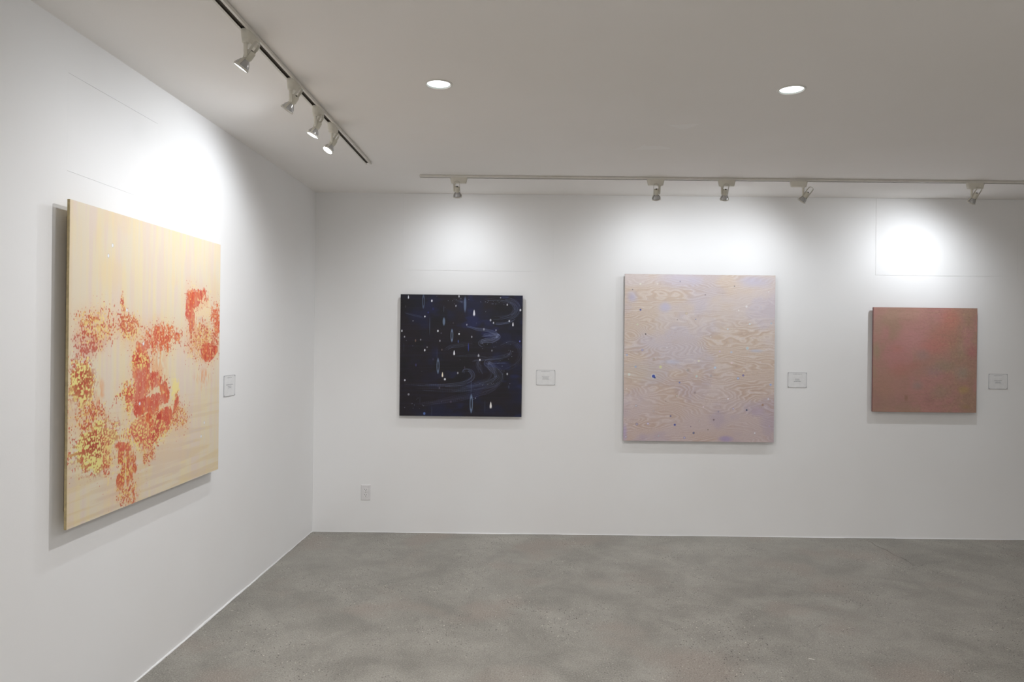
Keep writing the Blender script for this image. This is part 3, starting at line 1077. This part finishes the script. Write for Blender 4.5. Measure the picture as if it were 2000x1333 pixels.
lf = vnoise(s, t_, 1.6, 6, 31, 4, 0.50)
lf2 = vnoise(s, t_, 3, 14, 32, 4, 0.5)
fade = vnoise(s, t_, 5, 16, 36, 3, 0.6)
F = t_ * 56 + (lf - 0.5) * 19 + (lf2 - 0.5) * 4
for cx, cy, rw, rh, k in [(640, 640, 150, 60, 3.2), (190, 505, 70, 50, -3.0), (690, 900, 110, 35, 3.0), (880, 1080, 140, 35, -3.0), (380, 600, 90, 40, -2.6),
                          (330, 1110, 100, 40, 3.0), (200, 1060, 90, 30, -2.5), (330, 880, 120, 40, 3.0), (880, 620, 150, 60, 2.6), (230, 190, 110, 50, 2.5), (480, 780, 90, 40, 2)]:
    a = c3(cx, cy)
    r2_ = ((s - a[0]) * 980 / rw) ** 2 + ((t_ - a[1]) * 1094 / rh) ** 2
    F = F + k * np.exp(-r2_ * 0.9)
F = F + (vnoise(s, t_, 20, 60, 33, 2) - 0.5) * 0.8
ph = F % 1.0
line = sstep(0.0, 0.55, ph) * sstep(1.0, 0.72, ph)
line2 = 0.5 + 0.5 * np.sin(F * 6.283 * 2.7 + 3 * lf2)
base = np.zeros(s.shape + (3,))
base[:] = np.array((220, 208, 205)) / 255
zone = vnoise(s, t_, 3, 5, 34, 4)
zone2 = vnoise(s, t_, 4, 5, 35, 4)
warm = sstep(0.42, 0.62, zone)
cool = sstep(0.50, 0.68, zone2)
base = over(base, (222, 204, 182), warm * 0.5)
base = over(base, (204, 198, 216), cool * 0.5)
base = over(base, (190, 168, 170), sstep(0.60, 0.0, t_) * 0.6)
base = over(base, (192, 158, 134), line * (0.25 + 0.24 * (1 - t_)) * (0.30 + 0.70 * warm) * (0.35 + 0.9 * fade))
base = over(base, (240, 231, 227), (1 - line) * line2 * 0.65 * (0.3 + fade))
base = over(base, (168, 142, 142), sstep(0.80, 0.98, line2) * 0.38 * (1.1 - 0.6 * t_) * fade)
base = over(base, (168, 152, 180), cool * sstep(0.5, 0.0, t_) * 0.3)
for cx, cy, rw, rh, col, al in [(180, 270, 45, 40, (186, 186, 226), .55), (395, 325, 40, 40, (196, 196, 232), .5), (960, 150, 130, 50, (198, 196, 222), .6), (490, 160, 150, 60, (206, 204, 232), .45),
                                (440, 690, 80, 22, (204, 206, 226), .6), (990, 610, 60, 14, (200, 206, 230), .6), (800, 1190, 50, 25, (168, 152, 196), .7), (140, 1150, 20, 60, (176, 164, 216), .5),
                                (250, 760, 200, 90, (206, 202, 190), .25), (1000, 1010, 50, 30, (190, 170, 190), .4)]:
    a = c3(cx, cy)
    r = np.hypot((s - a[0]) * 980 / rw, (t_ - a[1]) * 1094 / rh)
    base = over(base, col, sstep(1.3, 0.2, r + (lf2 - .5) * .8) * al)


def dot(cx, cy, r_, col, al=1.0, halo=None):
    a = c3(cx, cy)
    r = np.hypot((s - a[0]) * 980, (t_ - a[1]) * 1094) / (r_ * 0.85)
    b0 = globals()['base']
    if halo is not None:
        b0 = over(b0, halo, sstep(1.7, 1.1, r) * 0.65)
    globals()['base'] = over(b0, col, sstep(1.15, 0.75, r) * al)


for cx, cy, r_, col, halo in [
        (235, 350, 6, (70, 78, 150), (150, 150, 190)), (270, 509, 5, (40, 36, 44), None), (325, 785, 13, (60, 76, 168), (226, 236, 238)), (334, 794, 6, (30, 50, 120), None),
        (467, 1102, 7, (78, 80, 160), (150, 150, 190)), (934, 1000, 7, (56, 58, 86), (200, 200, 215)), (439, 1045, 5, (120, 122, 170), (100, 90, 110)), (590, 1154, 6, (110, 120, 170), (80, 76, 90)),
        (220, 1100, 7, (200, 196, 220), (84, 72, 96)), (213, 980, 6, (236, 236, 246), (120, 108, 120)), (720, 1066, 5, (150, 130, 130), (96, 84, 90)), (683, 1132, 4, (96, 86, 60), None),
        (495, 824, 7, (130, 134, 190), None), (909, 773, 6, (150, 140, 200), (110, 100, 130)), (876, 793, 8, (206, 216, 244), (150, 150, 170)), (1088, 832, 7, (150, 176, 230), (210, 214, 230)),
        (725, 724, 8, (206, 228, 248), (196, 200, 222)), (934, 595, 9, (202, 214, 220), (220, 226, 228)), (948, 436, 8, (226, 236, 240), None), (875, 347, 6, (244, 240, 236), None),
        (926, 322, 9, (240, 236, 236), None), (805, 471, 7, (226, 232, 240), None), (606, 782, 9, (206, 220, 220), None), (370, 724, 9, (226, 226, 168), (220, 222, 196)), (166, 775, 11, (226, 232, 226), None),
        (233, 181, 8, (238, 234, 222), None), (619, 682, 8, (244, 238, 216), None), (833, 693, 8, (240, 220, 222), None), (913, 744, 7, (240, 224, 200), None), (812, 928, 7, (246, 240, 246), None),
        (1074, 926, 7, (226, 230, 244), None), (988, 1150, 7, (246, 244, 248), (180, 160, 170)), (652, 982, 6, (236, 222, 230), None), (292, 1096, 7, (226, 216, 240), (170, 150, 170)),
        (531, 1186, 7, (190, 190, 226), (150, 130, 150)), (149, 1184, 6, (230, 230, 246), (150, 130, 150)), (362, 1175, 6, (190, 196, 200), None), (150, 647, 6, (210, 220, 246), (150, 146, 180)),
        (207, 724, 8, (168, 190, 220), None), (250, 614, 7, (188, 184, 212), (160, 150, 180)), (326, 673, 7, (210, 194, 180), (160, 140, 130)), (548, 744, 7, (190, 178, 170), (160, 150, 150)),
        (478, 912, 6, (230, 226, 214), (160, 140, 130)), (596, 890, 6, (180, 160, 160), (150, 130, 130)), (407, 948, 5, (170, 150, 140), None), (328, 1013, 5, (220, 206, 206), (150, 130, 130)),
        (846, 992, 6, (226, 220, 240), (150, 136, 160)), (750, 1013, 6, (156, 150, 170), None), (626, 1076, 5, (236, 230, 226), (150, 130, 130)), (1038, 965, 9, (176, 142, 120), None),
        (492, 162, 6, (170, 162, 180), None), (846, 189, 5, (126, 124, 122), None), (656, 248, 4, (96, 90, 90), None), (182, 218, 5, (150, 140, 140), None), (535, 371, 8, (222, 208, 190), (200, 184, 170)),
        (476, 413, 5, (176, 160, 160), None), (596, 409, 4, (110, 110, 150), (230, 230, 236)), (216, 446, 8, (222, 224, 200), None), (643, 596, 5, (246, 244, 240), (180, 160, 150)),
        (695, 522, 5, (240, 236, 232), (190, 176, 170)), (410, 597, 4, (246, 246, 246), None), (755, 618, 6, (226, 206, 232), None), (830, 622, 9, (206, 212, 226), None), (1019, 684, 5, (226, 214, 214), None),
        (1069, 224, 4, (246, 244, 244), None), (1088, 430, 7, (190, 206, 220), None), (699, 779, 6, (206, 196, 196), (150, 140, 150)), (770, 238, 5, (200, 186, 176), None), (345, 180, 5, (240, 236, 226), None),
        (1082, 1103, 4, (206, 196, 226), None), (570, 1112, 4, (140, 120, 140), None), (150, 868, 4, (236, 226, 220), None), (1025, 733, 4, (226, 216, 216), None), (517, 1000, 4, (210, 196, 190), None)]:
    dot(cx, cy, r_, col, 0.9, halo)
base3 = base
loc3 = Vector((2.276, 0, 0.700))
painting('painting', W3, H3, loc3, 0, 0.030, 0.012, base3, np.zeros_like(s), M_PAINT_WOD, simple('grey painted panel edge', rgb(150, 144, 148), 0.6),
         'tall pale painting of flowing wood grain with small coloured dots', 'paintings on the gallery walls', 0.03)

# ---- 4: rose painting
W4, H4 = 0.756, 0.763
s, t_ = canvas(W4, H4, 0.0026)


def c4(cx, cy):
    return (cx - 210) / 900.0, 1 - (cy - 182) / 908.0


base = np.zeros(s.shape + (3,))
base[:] = np.array((166, 124, 112)) / 255
n1 = vnoise(s, t_, 4, 4, 41, 4)
n2 = vnoise(s, t_, 5, 4, 42, 4)
n3 = vnoise(s, t_, 60, 80, 43, 3, 0.7)
n4 = vnoise(s, t_, 12, 90, 44, 3, 0.6)
base = over(base, (178, 124, 122), sstep(0.4, 0.65, n1) * 0.7)
base = over(base, (152, 128, 104), sstep(0.45, 0.65, n2) * 0.6)
for cx, cy, rw, rh, col, al in [(560, 470, 150, 170, (192, 132, 134), .7), (420, 600, 130, 130, (180, 118, 118), .5), (880, 270, 110, 120, (196, 112, 98), .65), (820, 440, 160, 120, (182, 110, 98), .5),
                                (720, 520, 120, 70, (190, 112, 106), .5), (1070, 560, 50, 60, (172, 102, 106), .6), (360, 240, 140, 70, (176, 142, 124), .6), (560, 230, 120, 60, (186, 148, 130), .5),
                                (250, 330, 60, 120, (156, 134, 112), .6), (240, 560, 40, 90, (142, 136, 104), .55), (840, 690, 100, 60, (146, 134, 112), .7), (985, 750, 70, 70, (150, 144, 126), .75),
                                (740, 740, 90, 60, (150, 126, 126), .6), (640, 590, 60, 50, (150, 124, 122), .6), (1000, 890, 55, 35, (170, 142, 92), .85), (800, 920, 110, 70, (148, 130, 110), .6),
                                (600, 860, 60, 50, (140, 130, 124), .6), (450, 720, 110, 80, (176, 112, 100), .5), (500, 970, 18, 30, (120, 92, 60), .7), (420, 1000, 200, 80, (154, 114, 110), .5),
                                (300, 880, 120, 120, (160, 122, 102), .5), (1040, 300, 60, 80, (150, 122, 100), .6), (970, 540, 40, 100, (160, 140, 116), .5), (240, 1000, 60, 100, (150, 108, 104), .5),
                                (690, 980, 60, 60, (150, 106, 104), .5), (570, 680, 60, 40, (170, 110, 102), .5), (420, 540, 60, 40, (190, 118, 106), .4), (1020, 1040, 40, 20, (150, 128, 84), .5)]:
    a = c4(cx, cy)
    r = np.hypot((s - a[0]) * 900 / rw, (t_ - a[1]) * 908 / rh)
    base = over(base, col, sstep(1.4, 0.1, r + (n1 - .5) * .6) * al)
tex = sstep(0.25, 0.75, s + 0.3 * (n1 - 0.5))
base = over(base, (196, 150, 124), sstep(0.55, 0.80, n3) * (0.12 + 0.16 * tex))
base = over(base, (122, 84, 74), sstep(0.45, 0.22, n3) * (0.08 + 0.16 * tex))
base = over(base, (140, 112, 92), sstep(0.55, 0.80, n4) * 0.25)
base = over(base, (200, 176, 120), sstep(0.70, 0.76, vnoise(s, t_, 90, 90, 45, 2, 0.8)) * 0.28 * tex)
base4 = over(np.clip(base * 1.10, 0, 1), (158, 132, 122), np.full(s.shape, 0.28))
loc4 = Vector((4.092, 0, 0.934))
painting('painting', W4, H4, loc4, 0, 0.034, 0.016, base4, n3 * 0.0006, M_PAINT_PNK, simple('dull red panel edge', rgb(132, 90, 88), 0.6),
         'square dusty rose painting with olive mottling, at the far right', 'paintings on the gallery walls', 0.03)


# ------------------------------------------------------------------ name cards
def placard(loc, rz, label, widths):
    wd, ht, th = 0.139, 0.112, 0.0028
    t = empty('name_card', loc, rz, label=label, category='wall label', group='artwork labels beside the paintings')

    def rrect(x0, x1, z0, z1, r, n=5):
        out = []
        for cx, cz, a0 in ((x1 - r, z1 - r, 0), (x0 + r, z1 - r, 90), (x0 + r, z0 + r, 180), (x1 - r, z0 + r, 270)):
            for k in range(n):
                a = math.radians(a0 + 90 * k / (n - 1))
                out.append((cx + r * math.cos(a), cz + r * math.sin(a)))
        return out
    bm = bmesh.new()
    poly = rrect(0, wd, 0, ht, 0.004)
    f = [bm.verts.new((x, -th, z)) for x, z in poly]
    b_ = [bm.verts.new((x, -0.0003, z)) for x, z in poly]
    bm.faces.new(f)
    for i in range(len(poly)):
        j = (i + 1) % len(poly)
        fc = bm.faces.new((f[i], f[j], b_[j], b_[i]))
        fc.material_index = 1
    bm.faces.new(b_[::-1]).material_index = 1
    obj('card', bm, [M_CARD, M_CARDSHADE], t)
    # shadow line round the card, painted grey just inside the rim
    bm = bmesh.new()
    p1 = rrect(0.0006, wd - 0.0006, 0.0006, ht - 0.0006, 0.004)
    p2 = rrect(0.0026, wd - 0.0026, 0.0026, ht - 0.0026, 0.003)
    a = [bm.verts.new((x, -th - 0.0005, z)) for x, z in p1]
    b_ = [bm.verts.new((x, -th - 0.0005, z)) for x, z in p2]
    c = [bm.verts.new((x, -th, z)) for x, z in p1]
    d = [bm.verts.new((x, -th, z)) for x, z in p2]
    for i in range(len(p1)):
        j = (i + 1) % len(p1)
        bm.faces.new((a[i], a[j], b_[j], b_[i]))
        bm.faces.new((a[j], a[i], c[i], c[j]))
        bm.faces.new((b_[i], b_[j], d[j], d[i]))
    obj('edge_shade', bm, M_CARDSHADE, t)
    # illegible print: rows of tiny word-length marks
    rnd = random.Random(int(loc[0] * 1000))
    rows = [(0.098, widths[0], 0.0016, 0.45), (0.0600, widths[1], 0.0026, 1), (0.0515, widths[2], 0.0022, 1), (0.0435, widths[3], 0.0022, 1)]
    for z, ww, hh, _ in rows:
        bm = bmesh.new()
        x = wd / 2 - ww / 2
        while x < wd / 2 + ww / 2:
            l = min(rnd.uniform(0.0025, 0.009), wd / 2 + ww / 2 - x)
            if l > 0.001:
                box(bm, x, x + l, -th - 0.0003, -th - 0.00001, z, z + hh)
            x += l + 0.0013
        obj('printed_line', bm, M_PRINT, t, kind='stuff')
    for x in (0.005, wd - 0.005):
        for z in (0.005, ht - 0.005):
            bm = bmesh.new()
            lathe(bm, (x, -th, z), (0, -1, 0), [(0.0, 0.0), (0.0026, 0.0), (0.0026, 0.0016), (0.0014, 0.0028), (0.0, 0.0030)], 12)
            obj('pin', bm, M_PIN, t, smooth=True)
    return t


pl = D * 1.5265 + Vector((0, 0, 1.1105))
placard(pl, ANG, 'small white name card right of the yellow painting, on the left wall', (0.055, 0.085, 0.045, 0.040))
placard(Vector((1.6360, 0, 1.0985)), 0, 'small white name card right of the dark blue painting', (0.065, 0.052, 0.042, 0.050))
placard(Vector((3.4845, 0, 1.1020)), 0, 'small white name card right of the wood grain painting', (0.065, 0.032, 0.034, 0.052))
placard(Vector((4.9560, 0, 1.1070)), 0, 'small white name card right of the rose painting', (0.060, 0.055, 0.034, 0.044))

# ------------------------------------------------------------------ power outlet
t = empty('power_outlet', (0.3555, 0, 0.2365), 0, label='white double power outlet low on the back wall near the corner', category='outlet')
bm = bmesh.new()
pw, phh = 0.0715, 0.1145
a = [bm.verts.new((x, 0.0, z)) for x, z in ((0, 0), (pw, 0), (pw, phh), (0, phh))]
b_ = [bm.verts.new((x, -0.0050, z)) for x, z in ((0.0045, 0.0045), (pw - 0.0045, 0.0045), (pw - 0.0045, phh - 0.0045), (0.0045, phh - 0.0045))]
c = [bm.verts.new((x, -0.0022, z)) for x, z in ((0, 0), (pw, 0), (pw, phh), (0, phh))]
for i in range(4):
    j = (i + 1) % 4
    bm.faces.new((a[i], a[j], c[j], c[i]))
    bm.faces.new((c[i], c[j], b_[j], b_[i]))
bm.faces.new(b_)
bm.faces.new(a[::-1])
obj('cover_plate', bm, M_PLATE, t)
for zc in (0.0765, 0.0375):
    bm = bmesh.new()
    pts = []
    for k in range(32):
        th = 2 * math.pi * k / 32
        pts.append((pw / 2 + 0.0170 * math.cos(th), zc + max(-0.0142, min(0.0142, 0.0170 * math.sin(th)))))
    f = [bm.verts.new((x, -0.0068, z)) for x, z in pts]
    g = [bm.verts.new((x, -0.0040, z)) for x, z in pts]
    bm.faces.new(f)
    for i in range(32):
        j = (i + 1) % 32
        bm.faces.new((f[i], f[j], g[j], g[i]))
    rc = obj('receptacle', bm, M_RECEPT, t)
    for dx, hh in ((-0.0064, 0.0085), (0.0064, 0.0070)):
        bm = bmesh.new()
        box(bm, pw / 2 + dx - 0.0013, pw / 2 + dx + 0.0013, -0.0070, -0.0066, zc + 0.0045 - hh / 2, zc + 0.0045 + hh / 2)
        obj('slot', bm, M_HOLE, rc)
    bm = bmesh.new()
    lathe(bm, (pw / 2, -0.0066, zc - 0.0062), (0, -1, 0), [(0.0, 0), (0.0026, 0), (0.0026, 0.0004), (0, 0.0004)], 14)
    obj('ground_hole', bm, M_HOLE, rc)
bm = bmesh.new()
lathe(bm, (pw / 2, -0.0048, phh / 2), (0, -1, 0), [(0.0, 0), (0.0030, 0), (0.0028, 0.0008), (0, 0.0010)], 16)
obj('screw', bm, M_SCREW, t)

# ------------------------------------------------------------------ white stroke on the floor, built as a thin raised sliver
bm = bmesh.new()
rings = []
for i in range(9):
    u = i / 8
    x = u * 0.024
    y = -0.006 * u + 0.0015 * math.sin(u * 5)
    hw = 0.0028 * (1 - 0.8 * abs(u - 0.35)) + 0.0004
    zz = 0.0006 + 0.0012 * math.sin(u * math.pi)
    rings.append([bm.verts.new((x, y - hw, zz)), bm.verts.new((x, y + hw, zz)), bm.verts.new((x, y + hw, zz + 0.0006)), bm.verts.new((x, y - hw, zz + 0.0006))])
for p, q in zip(rings, rings[1:]):
    for i in range(4):
        j = (i + 1) % 4
        bm.faces.new((p[i], p[j], q[j], q[i]))
bm.faces.new(rings[0])
bm.faces.new(rings[-1][::-1])
sc_o = obj('white_fleck', bm, M_FLECK, label='tiny white fleck on the concrete floor', category='litter')
FLECK_POS = (2.814, -2.035, -0.0005)
sc_o.location = FLECK_POS
